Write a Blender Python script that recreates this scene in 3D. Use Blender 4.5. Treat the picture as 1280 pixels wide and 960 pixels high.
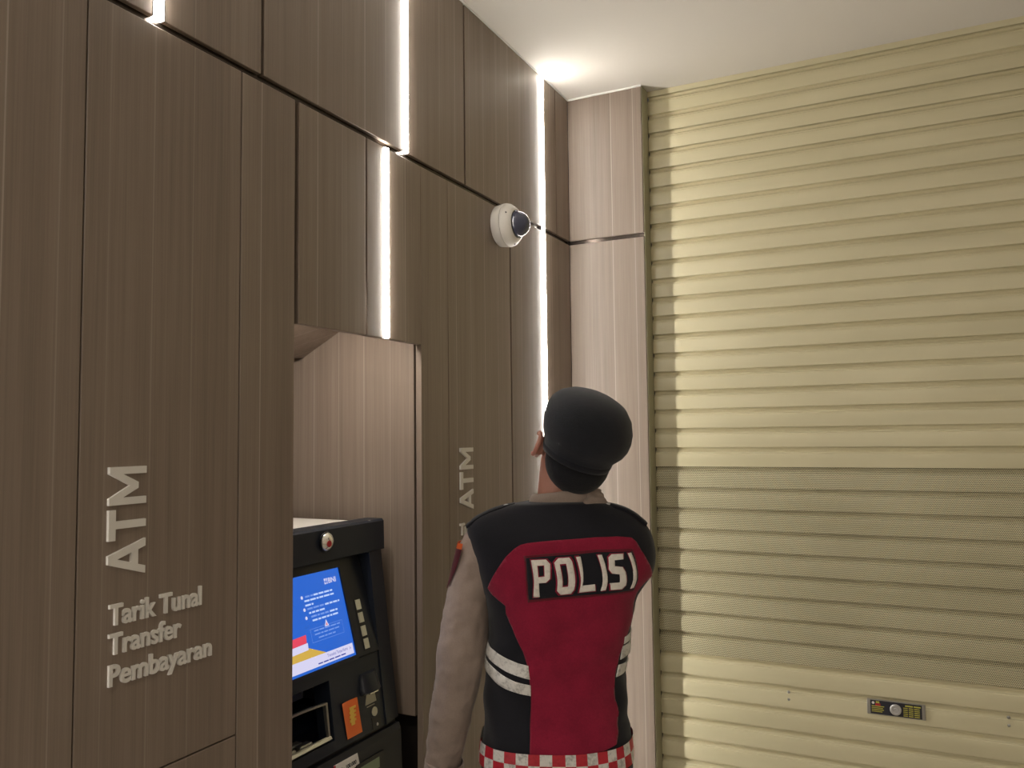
import bpy, bmesh, math, random
from mathutils import Vector, Matrix
random.seed(7)
for o in list(bpy.data.objects): bpy.data.objects.remove(o)
S = bpy.context.scene
COL = S.collection
# ------------------------------------------------------------------ camera
FPX, YAW, PITCH, ROLL = 1023.7, 0.4594, 0.0629, -0.0118
cam = bpy.data.cameras.new('camera'); camo = bpy.data.objects.new('camera', cam); COL.objects.link(camo)
cam.sensor_fit = 'HORIZONTAL'; cam.sensor_width = 36.0; cam.lens = 36.0*FPX/1280; cam.clip_start = .05
fw = Vector((-math.sin(YAW)*math.cos(PITCH), math.cos(YAW)*math.cos(PITCH), math.sin(PITCH)))
r0 = Vector((math.cos(YAW), math.sin(YAW), 0)); u0 = r0.cross(fw)
rr = math.cos(ROLL)*r0 + math.sin(ROLL)*u0; uu = rr.cross(fw)
m = Matrix((rr, uu, -fw)).transposed().to_4x4(); m.translation = (1.2662, -3.1134, 1.6)
camo.matrix_world = m
S.camera = camo
# ------------------------------------------------------------------ world, exposure
w = bpy.data.worlds.new('world'); S.world = w; w.use_nodes = True
w.node_tree.nodes['Background'].inputs[0].default_value = (.9, .95, 1, 1)
w.node_tree.nodes['Background'].inputs[1].default_value = 0.02
S.view_settings.view_transform = 'Standard'; S.view_settings.look = 'None'
S.view_settings.gamma = 1; S.view_settings.exposure = 1.97
LED = 15.5          # emission of the light strips in the wall
FILL = 37.0         # emission of the unseen fill lights added on the ceiling behind the photographer

# ------------------------------------------------------------------ materials
def mat(name, col, rough=.5, metal=0, spec=None, emit=None, estr=0, coat=0):
    m = bpy.data.materials.new(name); m.use_nodes = True
    b = m.node_tree.nodes['Principled BSDF']
    b.inputs['Base Color'].default_value = (*col, 1); b.inputs['Roughness'].default_value = rough
    b.inputs['Metallic'].default_value = metal
    if spec is not None: b.inputs['Specular IOR Level'].default_value = spec
    if coat: b.inputs['Coat Weight'].default_value = coat; b.inputs['Coat Roughness'].default_value = .15
    if emit: b.inputs['Emission Color'].default_value = (*emit, 1); b.inputs['Emission Strength'].default_value = estr
    return m
def nn(m, t, **kw):
    n = m.node_tree.nodes.new(t)
    for k, v in kw.items(): setattr(n, k, v)
    return n
def lk(m, a, b): m.node_tree.links.new(a, b)
def ramp(m, src, stops):
    r = nn(m, 'ShaderNodeValToRGB'); e = r.color_ramp.elements
    while len(e) < len(stops): e.new(.5)
    for i, (p, c) in enumerate(stops): e[i].position = p; e[i].color = (*c, 1)
    lk(m, src, r.inputs[0]); return r.outputs[0]
def mth(m, op, a, b=None, c=None):
    n = nn(m, 'ShaderNodeMath', operation=op)
    for i, v in enumerate((a, b, c)):
        if v is None: continue
        if isinstance(v, (int, float)): n.inputs[i].default_value = v
        else: lk(m, v, n.inputs[i])
    return n.outputs[0]
def mix(m, f, a, b, bl='MIX'):
    n = nn(m, 'ShaderNodeMix', data_type='RGBA', blend_type=bl)
    if isinstance(f, (int, float)): n.inputs[0].default_value = f
    else: lk(m, f, n.inputs[0])
    for i, v in ((6, a), (7, b)):
        if isinstance(v, tuple): n.inputs[i].default_value = (*v, 1)
        else: lk(m, v, n.inputs[i])
    return n.outputs[2]
def bump(m, h, strength, dist=.001):
    b = nn(m, 'ShaderNodeBump'); b.inputs['Strength'].default_value = strength; b.inputs['Distance'].default_value = dist
    lk(m, h, b.inputs['Height']); lk(m, b.outputs[0], m.node_tree.nodes['Principled BSDF'].inputs['Normal'])
def noise(m, vec, scale, detail=2, sc=(1, 1, 1), rough=.5):
    mp = nn(m, 'ShaderNodeMapping'); mp.inputs['Scale'].default_value = sc; lk(m, vec, mp.inputs[0])
    n = nn(m, 'ShaderNodeTexNoise'); n.inputs['Scale'].default_value = scale; n.inputs['Detail'].default_value = detail
    n.inputs['Roughness'].default_value = rough; lk(m, mp.outputs[0], n.inputs[0]); return n.outputs[0]
def geo(m): return nn(m, 'ShaderNodeNewGeometry').outputs['Position']

def wood():
    m = mat('taupe_wood_laminate', (.2, .15, .12), .42)
    b = m.node_tree.nodes['Principled BSDF']; p = geo(m)
    sp = nn(m, 'ShaderNodeSeparateXYZ'); lk(m, p, sp.inputs[0])
    # strip width 93 mm along the wall: every strip has its own tone
    s = mth(m, 'ADD', mth(m, 'MULTIPLY', sp.outputs[0], 1.0), mth(m, 'MULTIPLY', sp.outputs[1], -1.0))
    u = mth(m, 'MULTIPLY', s, 10.7); fl = mth(m, 'FLOOR', u); fr = mth(m, 'FRACT', u)
    wn = nn(m, 'ShaderNodeTexWhiteNoise', noise_dimensions='1D'); lk(m, fl, wn.inputs['W'])
    fine = noise(m, p, 1, 3, (260, 260, 3), .6)
    mid = noise(m, p, 1, 3, (45, 45, .9), .55)
    wav = noise(m, p, 1, 2, (16, 16, 1.1), .5)
    g = mth(m, 'ADD', mth(m, 'MULTIPLY', fine, .38), mth(m, 'MULTIPLY', mid, .42))
    g = mth(m, 'ADD', g, mth(m, 'MULTIPLY', wav, .2))
    g = mth(m, 'ADD', g, mth(m, 'MULTIPLY', mth(m, 'SUBTRACT', wn.outputs[0], .5), .10))
    c = ramp(m, g, [(.25, (.160, .120, .091)), (.45, (.222, .170, .132)), (.55, (.248, .192, .151)), (.76, (.305, .242, .194))])
    edge = mth(m, 'LESS_THAN', fr, .03)
    c = mix(m, mth(m, 'MULTIPLY', edge, mth(m, 'MULTIPLY', wn.outputs[0], .75)), c, (.46, .39, .33))
    lk(m, c, b.inputs['Base Color'])
    bump(m, fine, .10, .0006)
    return m
M = {}
M['wood'] = wood()
M['dark_gap'] = mat('dark_reveal', (.035, .028, .024), .5)
M['bronze'] = mat('bronze_reveal', (.07, .055, .045), .22, .85)
M['lip'] = mat('panel_edge', (.32, .27, .23), .35)
M['ceiling'] = mat('matte_white_ceiling', (.74, .70, .64), .8)
M['bead'] = mat('white_ceiling_bead', (.85, .83, .80), .5)
M['plaster'] = mat('room_wall_paint', (.62, .58, .52), .8)
M['floor'] = mat('polished_floor', (.42, .39, .35), .25)
M['led'] = mat('led_diffuser', (1, 1, 1), .4, emit=(1.0, .955, .885), estr=LED)
M['led_warm'] = mat('niche_led_diffuser', (1, 1, 1), .4, emit=(1, .94, .86), estr=42)
M['fill'] = mat('fill_light_diffuser', (1, 1, 1), .4, emit=(1, .93, .82), estr=FILL)
M['alu'] = mat('aluminium', (.65, .65, .66), .3, .9)
M['chrome'] = mat('chrome', (.8, .8, .78), .12, 1)

def cream(perf):
    m = mat('cream_painted_steel' + ('_perforated' if perf else ''), (.62, .59, .37), .36, spec=.5)
    b = m.node_tree.nodes['Principled BSDF']; p = geo(m)
    n = noise(m, p, 1, 3, (1.3, 1.3, 9), .5)
    n2 = noise(m, p, 1, 2, (60, 60, 60), .5)
    c = ramp(m, n, [(.3, (.61, .555, .355)), (.7, (.70, .64, .425))])
    if perf:
        # punched holes, 5.2 mm staggered lattice
        sp = nn(m, 'ShaderNodeSeparateXYZ'); lk(m, p, sp.inputs[0])
        a = mth(m, 'MULTIPLY', sp.outputs[0], 1/.0054); z = mth(m, 'MULTIPLY', sp.outputs[2], 1/.0047)
        row = mth(m, 'FLOOR', z); odd = mth(m, 'MULTIPLY', mth(m, 'FRACT', mth(m, 'MULTIPLY', row, .5)), 1.0)
        fx = mth(m, 'SUBTRACT', mth(m, 'FRACT', mth(m, 'ADD', a, odd)), .5)
        fz = mth(m, 'SUBTRACT', mth(m, 'FRACT', z), .5)
        d = mth(m, 'ADD', mth(m, 'MULTIPLY', fx, fx), mth(m, 'MULTIPLY', fz, fz))
        hole = mth(m, 'LESS_THAN', d, .108)
        c = mix(m, hole, c, (.055, .05, .035))
        lk(m, mth(m, 'ADD', mth(m, 'MULTIPLY', hole, .5), .38), b.inputs['Roughness'])
    lk(m, c, b.inputs['Base Color'])
    if not perf: bump(m, n2, .05, .0008)
    return m
M['cream'] = cream(False); M['cream_perf'] = cream(True)
M['rail'] = mat('shaded_cream_guide_rail', (.30, .28, .18), .45)  # cream metal in shadow: the shade is put into this darker colour
M['letter'] = mat('brushed_silver_acrylic', (.76, .73, .68), .5)
M['cctv'] = mat('camera_white', (.72, .68, .62), .38)
M['dome'] = mat('smoked_dome', (.02, .022, .03), .05, coat=1)
M['domeglass'] = mat('dome_glass', (.05, .055, .09), .04, spec=.9)
M['atm'] = mat('atm_charcoal', (.010, .014, .023), .42)
M['atm_lo'] = mat('atm_charcoal_lower', (.013, .0145, .019), .5)
M['atm_black'] = mat('atm_black', (.008, .008, .010), .35)
M['atm_bezel'] = mat('atm_screen_bezel', (.010, .012, .018), .3)
M['beige'] = mat('beige_steel', (.78, .73, .66), .5)
M['key'] = mat('ivory_key', (.55, .52, .38), .45)
M['metal'] = mat('brushed_steel', (.42, .41, .38), .32, .9)
M['orange'] = mat('orange_sticker', (.80, .17, .035), .55)
M['yellow'] = mat('yellow_print', (.80, .50, .08), .5)
M['white'] = mat('white_print', (.78, .76, .72), .5)
M['red'] = mat('red_print', (.45, .02, .03), .5)
M['ink'] = mat('dark_print', (.02, .02, .03), .5)
M['gold'] = mat('yellow_label_print', (.55, .52, .08), .5)
M['green'] = mat('green_slot', (.20, .26, .16), .3)
def screen(name, c, s=.26): return mat(name, (.01, .01, .01), .3, emit=c, estr=s)
M['s_blue'] = screen('screen_blue', (.018, .125, .60)); M['s_white'] = screen('screen_white', (.66, .64, .86))
M['s_yel'] = screen('screen_yellow', (.62, .40, .07)); M['s_red'] = screen('screen_red', (.75, .06, .11))
M['s_text'] = screen('screen_text', (.50, .62, .95)); M['s_dim'] = screen('screen_faint_text', (.17, .30, .76))
M['s_ink'] = screen('screen_dark_text', (.05, .07, .35))
def cloth(name, col, var=.12, scale=900, bs=.25, rough=.9, fold=0.0):
    m = mat(name, col, rough, spec=.15); b = m.node_tree.nodes['Principled BSDF']
    tc = nn(m, 'ShaderNodeTexCoord').outputs['Object']
    n = noise(m, tc, 18, 4); n2 = noise(m, tc, scale, 1); n3 = noise(m, tc, 260, 2)
    lo = tuple(x*(1-var) for x in col); hi = tuple(x*(1+var) for x in col)
    g = mth(m, 'ADD', mth(m, 'MULTIPLY', n, .6), mth(m, 'MULTIPLY', n3, .4))
    lk(m, ramp(m, g, [(.35, lo), (.65, hi)]), b.inputs['Base Color'])
    bump(m, mth(m, 'ADD', n2, mth(m, 'MULTIPLY', n3, 1.0)), bs, .0012)
    b.inputs['Sheen Weight'].default_value = .15
    return m
M['v_black'] = cloth('black_vest_cloth', (.012, .012, .016))
M['v_red'] = cloth('crimson_vest_cloth', (.235, .011, .035), .16)
M['shirt'] = cloth('taupe_uniform_shirt', (.275, .213, .178), .08)
M['trousers'] = cloth('dark_brown_trousers', (.055, .042, .034))
M['cap'] = cloth('black_felt_beret', (.016, .017, .021), .15, 700, .5)
M['hair'] = cloth('black_hair', (.009, .009, .011), .2, 500, .7, .7)
M['maroon'] = cloth('maroon_piping', (.13, .012, .022))
M['skin'] = mat('skin', (.42, .20, .145), .5)
M['skin'].node_tree.nodes['Principled BSDF'].inputs['Subsurface Weight'].default_value = .08
M['boot'] = mat('black_leather', (.012, .012, .012), .3)
M['eye'] = mat('eye_white', (.75, .72, .70), .2)
M['iris'] = mat('iris_dark', (.02, .012, .008), .2)
M['lips'] = mat('lips', (.35, .12, .10), .5)
def tape(name, col, var):
    m = mat(name, col, .45, spec=.5); b = m.node_tree.nodes['Principled BSDF']
    tc = nn(m, 'ShaderNodeTexCoord').outputs['Object']; n = noise(m, tc, 45, 4, rough=.7); n2 = noise(m, tc, 160, 3)
    g = mth(m, 'ADD', mth(m, 'MULTIPLY', n, .65), mth(m, 'MULTIPLY', n2, .35))
    lk(m, ramp(m, g, [(.38, tuple(x*(1-var) for x in col)), (.50, col), (.62, tuple(min(1, x*(1+.25*var)) for x in col))]), b.inputs['Base Color'])
    bump(m, n, .4, .002); return m
M['tape_w'] = tape('worn_white_reflective_tape', (.66, .64, .60), .42)
M['tape_l'] = tape('worn_white_lettering', (.74, .69, .62), .18)
M['tape_r'] = tape('red_reflective_tape', (.46, .015, .03), .25)

# ------------------------------------------------------------------ object helpers
ORI = {}
def tag(o, label=None, cat=None, group=None, kind=None):
    for k, v in (('label', label), ('category', cat), ('group', group), ('kind', kind)):
        if v: o[k] = v
    return o
def thing(name, loc, label, cat, group=None, rotz=0):
    o = bpy.data.objects.new(name, None); COL.objects.link(o); o.location = loc; o.rotation_euler = (0, 0, rotz)
    o.empty_display_size = .05; ORI[o] = Vector(loc) if rotz == 0 else Vector((0, 0, 0))
    return tag(o, label, cat, group)
def link(name, me, parent=None, mats=None):
    o = bpy.data.objects.new(name, me); COL.objects.link(o)
    if mats is not None and not me.materials:
        for x in (mats if isinstance(mats, (list, tuple)) else [mats]): me.materials.append(x)
    if parent is not None: o.parent = parent; ORI[o] = ORI[parent]
    else: ORI[o] = Vector((0, 0, 0))
    return o
def obj(name, bm, mats, parent=None, smooth=False):
    """bm is in world coordinates (or in the root's own frame for rotated roots)"""
    if parent is not None: bmesh.ops.translate(bm, verts=bm.verts, vec=-ORI[parent])
    me = bpy.data.meshes.new(name)
    bmesh.ops.recalc_face_normals(bm, faces=bm.faces)
    bm.to_mesh(me); bm.free()
    if smooth:
        for p in me.polygons: p.use_smooth = True
        if smooth != 'all':
            me.set_sharp_from_angle(angle=math.radians(40))
    return link(name, me, parent, mats)
def box(bm, x0, x1, y0, y1, z0, z1, bev=0, mi=0):
    g = bmesh.ops.create_cube(bm, size=1)
    vs = g['verts']
    for v in vs:
        v.co = Vector((x0 + (v.co.x+.5)*(x1-x0), y0 + (v.co.y+.5)*(y1-y0), z0 + (v.co.z+.5)*(z1-z0)))
    fs = list({f for v in vs for f in v.link_faces})
    for f in fs: f.material_index = mi
    if bev:
        es = list({e for v in vs for e in v.link_edges})
        bmesh.ops.bevel(bm, geom=es, offset=bev, segments=1, affect='EDGES', profile=.5)
def boxobj(name, b, mats, parent=None, bev=0):
    bm = bmesh.new(); box(bm, *b, bev=bev); return obj(name, bm, mats, parent)
def lathe(bm, prof, o, ax, n=40):
    """prof: (r, h) along axis ax from origin o"""
    ax = Vector(ax).normalized(); a = ax.orthogonal().normalized(); b = ax.cross(a); o = Vector(o); rings = []
    for r, h in prof:
        if r < 1e-6: rings.append([bm.verts.new(o+ax*h)])
        else: rings.append([bm.verts.new(o+ax*h+(a*math.cos(t)+b*math.sin(t))*r) for t in (2*math.pi*i/n for i in range(n))])
    for R0, R1 in zip(rings, rings[1:]):
        for i in range(n):
            j = (i+1) % n
            if len(R0) == 1 and len(R1) == 1: continue
            if len(R0) == 1: bm.faces.new((R0[0], R1[i], R1[j]))
            elif len(R1) == 1: bm.faces.new((R0[i], R0[j], R1[0]))
            else: bm.faces.new((R0[i], R0[j], R1[j], R1[i]))
def prism(bm, poly, f0, f1, mi=0):
    """poly of 2D points; f0, f1 map (u, v) to the two 3D sides"""
    a = [bm.verts.new(f0(*p)) for p in poly]; b = [bm.verts.new(f1(*p)) for p in poly]
    n = len(poly); fs = [bm.faces.new(a), bm.faces.new(b[::-1])]
    for i in range(n): fs.append(bm.faces.new((a[i], b[i], b[(i+1) % n], a[(i+1) % n])))
    for f in fs: f.material_index = mi

# ================================================================== THE SETTING
ZC, ZS, ZH = 3.0, 2.392, 1.863
G = .007
floor = boxobj('floor', (-.7, 3.3, -6.5, .35, -.1, 0), M['floor']); tag(floor, kind='structure')
# ceiling, with the shutter slot beside the pilaster
bm = bmesh.new(); box(bm, -.7, 3.3, -6.5, .0785, ZC, ZC+.1); ceil = obj('ceiling', bm, M['ceiling']); tag(ceil, kind='structure')
wr = boxobj('wall_right', (3.2, 3.3, -6.5, .35, 0, ZC), M['plaster']); tag(wr, kind='structure')
wb = boxobj('wall_back', (-.7, 3.2, -6.6, -6.5, 0, ZC), M['plaster']); tag(wb, kind='structure')
# wall on the left: dark backing with the machine niche left open, laminate panels hung on it
bm = bmesh.new()
NY0, NY1 = -1.93, -1.137                                      # niche interior
box(bm, -.12, -.021, -6.5, NY0, 0, ZC); box(bm, -.12, -.021, -1.06, 0, 0, ZC)
box(bm, -.12, -.050, NY0, -1.06, 2.10, ZC)
box(bm, -.05, -.0215, -1.72, -1.64, ZH+.002, ZC); box(bm, -.70, -.68, NY0-.02, -1.06, 0, 2.12)
box(bm, -.68, -.12, NY0-.02, NY0, 0, 2.12); box(bm, -.68, -.12, -1.06, -1.04, 0, 2.12)
box(bm, -.68, -.05, NY0, -1.06, 2.10, 2.12)
wl = obj('wall_left', bm, M['dark_gap']); tag(wl, kind='structure')
def panel(y0, y1, z0, z1, gy0=.0015, gy1=.0015, x=0, t=.019, name='panel'):
    return boxobj(name, (x-t, x, y0+gy0, y1-gy1, z0, z1), M['wood'], wl, bev=.0012)
ZL, ZU = ZS-.0085, ZS+.0085
# lower row
low = [-6.49, -5.6, -4.7, -3.95, -3.42]
for a, b in zip(low, low[1:]): panel(a, b, .005, ZL)
panel(-3.42, -2.79, .005, ZL, .0015, .013)                 # strip at -2.777 sits between
panel(-2.764, -2.199, .005, ZL, .0, .0015)
panel(-2.199, -1.837, 1.0015, ZL); panel(-2.199, -1.837, .005, .9985)
panel(-1.837, -1.6695, .005, ZL, .0015, 0)
panel(NY1, -.9856, .005, ZL, 0, .0012); panel(-.9856, -.5569, .005, ZL, .0012, .0045)
panel(-.5569, -.2812, .005, ZL, .0045, 0); panel(-.2542, -.001, .005, ZL, 0, 0)
# machine niche header
panel(-1.6555, -1.396, ZH, ZL, 0, .0025); panel(-1.396, -1.3229, ZH, ZL, .0025, 0)
panel(-1.2959, NY1-.0008, ZH, ZL, 0, 0)
# upper row
for a, b in [(-6.49, -5.2), (-5.2, -3.9)]: panel(a, b, ZU, ZC-.004)
panel(-3.9, -2.066, ZU, ZC-.004, .004, 0); panel(-2.039, -1.776, ZU, ZC-.004, 0, .0045)
panel(-1.776, -1.2275, ZU, ZC-.004, .0045, 0); panel(-1.2005, -.874, ZU, ZC-.004, 0, .0045)
panel(-.874, -.2812, ZU, ZC-.004, .0045, 0); panel(-.2542, -.132, ZU, ZC-.004, 0, .004)
panel(-.132, -.001, ZU, ZC-.004, .002, 0)
# niche lining (splayed soffit and right cheek)
bm = bmesh.new(); box(bm, -.66, -.026, NY1, NY1+.018, .820, 2.09); obj('niche_side_panel', bm, M['wood'], wl)
bm = bmesh.new()
prism(bm, [(-.05, 2.045), (-.43, 1.848), (-.66, 1.845), (-.66, 1.862), (-.43, 1.866), (-.05, 2.063)],
      lambda u, v: (u, NY0, v), lambda u, v: (u, NY1, v))
obj('niche_soffit', bm, M['wood'], wl)
# bronze reveal channel between the rows
bm = bmesh.new(); box(bm, -.022, -.011, -6.49, -.001, ZL, ZU)
rv = obj('trim_1', bm, M['bronze']); tag(rv, kind='structure')
# pilaster in the corner (end wall) : lower and upper panel
PX = .3184
pil = boxobj('wall_end', (-.12, PX-.02, .012, .30, 0, ZC), M['dark_gap']); tag(pil, kind='structure')
boxobj('panel', (.001, PX, 0, .0115, .005, ZL), M['wood'], pil, bev=.0012)
boxobj('panel', (.001, PX, 0, .0115, ZU, ZC-.005), M['wood'], pil, bev=.0012)
boxobj('reveal_channel', (.001, PX-.001, .0075, .0115, ZL, ZU), M['bronze'], pil)
boxobj('return_panel', (PX-.0195, PX, .012, .0795, .005, ZC), M['rail'], pil)
t2 = boxobj('trim_2', (.004, PX+.001, -.006, .0, ZC-.006, ZC), M['bead']); tag(t2, kind='structure')
t3 = boxobj('trim_3', (.0, .004, -6.49, 0, ZC-.004, ZC), M['bead']); tag(t3, kind='structure')
wf = boxobj('wall_front', (PX, 3.3, .16, .35, 0, ZC+.1), M['dark_gap']); tag(wf, kind='structure')

# ================================================================== ROLLER SHUTTER
SY = .080
sh = thing('roller_shutter', (1.7, SY, 0), 'cream painted steel roller shutter filling the wall right of the wood pilaster', 'shutter')
def slat_mesh(name, p, material):
    bm = bmesh.new()
    prof = [(.0, 0), (.0060, .0002), (.0125, -.0022), (.0140, -.0065), (.0125, -.0120), (.0085, -.0150), (.0045, -.0178), (.0022, -.0200), (.0016, -.0222), (.0026, -.0236), (.0018, -.0254), (.0002, -.0268),
            (-.0010, -.032), (-.0018, -.046), (-.0010, -.062), (.0, -p)]
    x0, x1 = PX+.004-1.7, 3.19-1.7
    back = [(.019, -p), (.019, 0)]
    pts = prof + back
    A = [bm.verts.new((x0, y, z)) for y, z in pts]; B = [bm.verts.new((x1, y, z)) for y, z in pts]
    n = len(pts)
    for i in range(n): bm.faces.new((A[i], B[i], B[(i+1) % n], A[(i+1) % n]))
    bm.faces.new(A[::-1]); bm.faces.new(B)
    bmesh.ops.recalc_face_normals(bm, faces=bm.faces)
    me = bpy.data.meshes.new(name); bm.to_mesh(me); bm.free(); me.materials.append(material)
    for q in me.polygons: q.use_smooth = True
    me.set_sharp_from_angle(angle=math.radians(24))
    return me
P1, P2 = .07535, .0798
m_up, m_pf, m_lo = slat_mesh('slat', P1, M['cream']), slat_mesh('perforated_slat', P2, M['cream_perf']), slat_mesh('slat_low', P2, M['cream'])
z = 1.471 + 21*P1
for k in range(21):
    o = link('slat', m_up, sh); o.location = (0, 0, 1.471 + (21-k)*P1)
for k in range(9):
    o = link('perforated_slat', m_pf, sh); o.location = (0, 0, 1.471 - k*P2); 
zb = 1.471 - 9*P2; k = 0
while zb - k*P2 > P2*.4:
    o = link('slat', m_lo, sh); o.location = (0, 0, zb - k*P2); k += 1
boxobj('bottom_rail', (PX+.004, 3.19, SY-.006, SY+.016, .002, max(.03, zb-k*P2)), M['rail'], sh)
bm = bmesh.new(); box(bm, PX+.0005, PX+.004, .004, SY-.001, .005, ZC-.002); obj('guide_rail', bm, M['rail'], sh)
lp = bmesh.new(); box(lp, 1.067, 1.251, SY-.0075, SY-.001, .6115, .664, bev=.002)
lpo = obj('lock_plate', lp, M['metal'], sh); tag(lpo, 'silver lock plate with a black printed label and round keyhole')
yf = SY-.0078
boxobj('label', (1.078, 1.240, yf-.0004, yf+.0003, .6145, .661), M['ink'], lpo)
bm = bmesh.new(); lathe(bm, [(.0185, 0), (.0185, .005), (.016, .0075), (.012, .0075), (.0115, .0045), (.006, .0045), (.0055, .008), (0, .008)], (1.158, yf, .637), (0, -1, 0))
obj('keyhole', bm, M['alu'], lpo, True)
bm = bmesh.new(); yy = yf-.0009
def strip(x0, x1, z0, z1): box(bm, x0, x1, yy, yy+.0006, z0, z1)
random.seed(3)
for zz in (.622, .628, .634, .640): strip(1.082, 1.112+random.random()*.016, zz, zz+.0024)
strip(1.188, 1.212, .651, .6555); strip(1.215, 1.236, .651, .6555)
for zz in (.618, .6245, .631, .6375, .644):
    strip(1.182, 1.196, zz, zz+.0028); strip(1.199, 1.213, zz, zz+.0028); strip(1.216, 1.233, zz, zz+.0028)
strip(1.096, 1.107, .652, .658)
obj('label_print', bm, M['gold'], lpo)['kind'] = 'stuff'
bm = bmesh.new(); box(bm, 1.094, 1.110, yy, yy+.0006, .643, .651); obj('label_print', bm, M['red'], lpo)
bm = bmesh.new(); lathe(bm, [(.0045, 0), (.0045, .0006), (0, .0008)], (1.087, yf, .652), (0, -1, 0), 16); obj('label_print', bm, M['white'], lpo)
for x, zz in ((.803, .650), (.803, .624), (1.4955, .655), (1.4955, .629)):
    bm = bmesh.new(); lathe(bm, [(.0055, 0), (.005, .0022), (.003, .0034), (0, .0038)], (x, SY+.0006, zz), (0, -1, 0), 16); obj('rivet', bm, M['metal'], sh, True)

# ================================================================== LIGHT STRIPS IN THE WALL
def led_strip(y, z0, z1, label, x=0.0):
    t = thing('light_strip', (x, y, z0), label, 'light', 'vertical light strips in the wood wall')
    bm = bmesh.new()
    box(bm, x-.018, x+.0008, y-.0134, y-.0112, z0, z1); box(bm, x-.018, x+.0008, y+.0112, y+.0134, z0, z1); box(bm, x-.018, x-.010, y-.0112, y+.0112, z0, z1)
    obj('channel', bm, M['alu'], t)
    bm = bmesh.new(); n = 10
    prof = [(x+.0075*math.sin(math.pi*i/n)**.6 if 0 < i < n else x, y-.0108+.0216*i/n) for i in range(n+1)] + [(x-.009, y+.0108), (x-.009, y-.0108)]
    prism(bm, prof, lambda u, v: (u, v, z0+.002), lambda u, v: (u, v, z1-.002))
    obj('diffuser', bm, M['led'], t)
led_strip(-2.0525, ZU, ZC-.004, 'bright vertical light strip in the upper panels, cut off at the photo\'s top left')
led_strip(-1.214, ZU, ZC-.004, 'bright vertical light strip in the upper panels above the machine niche')
led_strip(-1.3094, ZH+.002, ZL, 'bright vertical light strip in the header panel over the machine niche')
led_strip(-.2677, .005, ZC-.001, 'full-height white light strip near the corner, running down behind the police officer')
led_strip(-2.777, .005, ZL, 'light strip in the wall beyond the left edge of the photo')
# small light bar hidden above the niche opening
t = thing('niche_light_bar', (-.075, -1.50, 1.99), 'small warm light bar tucked behind the niche header above the cash machine', 'light')
boxobj('housing', (-.095, -.055, -1.62, -1.38, 1.992, 2.006), M['alu'], t)
boxobj('diffuser', (-.090, -.060, -1.61, -1.39, 1.984, 1.992), M['led_warm'], t)
for i, (x, y) in enumerate(((.9, -3.9), (2.1, -3.9), (.9, -5.4), (2.1, -5.4))):  # unseen ceiling lamps added to fill the room with light
    t = thing('added_fill_light', (x, y, ZC), 'added unseen round ceiling downlight behind the photographer, '+('front left', 'front right', 'rear left', 'rear right')[i]+' of the four', 'light', 'added unseen fill lights in the ceiling behind the photographer')
    bm = bmesh.new(); lathe(bm, [(.10, 0), (.10, .004), (.085, .006), (.085, 0)], (x, y, ZC), (0, 0, -1)); obj('rim', bm, M['bead'], t, True)
    bm = bmesh.new(); lathe(bm, [(.084, .0005), (.084, .003), (0, .003)], (x, y, ZC), (0, 0, -1)); obj('diffuser', bm, M['fill'], t)

# ================================================================== LETTERING ON THE PANELS
def text_islands(s, bold=.0, space=1.0):
    """built-in font -> list of (flat polygons) per character, in em units"""
    cu = bpy.data.curves.new('tmp', 'FONT'); cu.body = s; cu.size = 1; cu.offset = bold; cu.space_character = space; cu.resolution_u = 4
    o = bpy.data.objects.new('tmp', cu); COL.objects.link(o)
    me = bpy.data.meshes.new_from_object(o.evaluated_get(bpy.context.evaluated_depsgraph_get()))
    bpy.data.objects.remove(o); bpy.data.curves.remove(cu)
    bm = bmesh.new(); bm.from_mesh(me); bpy.data.meshes.remove(me)
    bmesh.ops.remove_doubles(bm, verts=bm.verts, dist=1e-5)
    seen = set(); isl = []
    for f in bm.faces:
        if f in seen: continue
        st = [f]; seen.add(f); g = []
        while st:
            q = st.pop(); g.append(q)
            for e in q.edges:
                for h in e.link_faces:
                    if h not in seen: seen.add(h); st.append(h)
        xs = [v.co.x for q in g for v in q.verts]; isl.append([min(xs), max(xs), [[(v.co.x, v.co.y) for v in q.verts] for q in g]])
    bm.free(); isl.sort(key=lambda a: a[0]); out = []
    for i in isl:
        if out and i[0] < out[-1][1] - .35*(i[1]-i[0]) and i[1] <= out[-1][1] + .02: out[-1][2] += i[2]; out[-1][1] = max(out[-1][1], i[1])
        else: out.append(i)
    return out
def extrude_polys(polys, f, d):
    """polys in 2D, f maps (u, v, h) to 3D"""
    bm = bmesh.new(); vv = {}
    def gv(p, h):
        k = (round(p[0], 5), round(p[1], 5), h)
        if k not in vv: vv[k] = bm.verts.new(f(p[0], p[1], h))
        return vv[k]
    ec = {}
    for p in polys:
        try: bm.faces.new([gv(q, d) for q in p])
        except ValueError: continue
        for a, b in zip(p, p[1:]+p[:1]):
            ka, kb = (round(a[0], 5), round(a[1], 5)), (round(b[0], 5), round(b[1], 5))
            if (kb, ka) in ec: ec.pop((kb, ka))
            else: ec[(ka, kb)] = (a, b)
    for a, b in ec.values():
        try: bm.faces.new([gv(a, d), gv(a, 0), gv(b, 0), gv(b, d)])
        except ValueError: pass
    return bm
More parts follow.
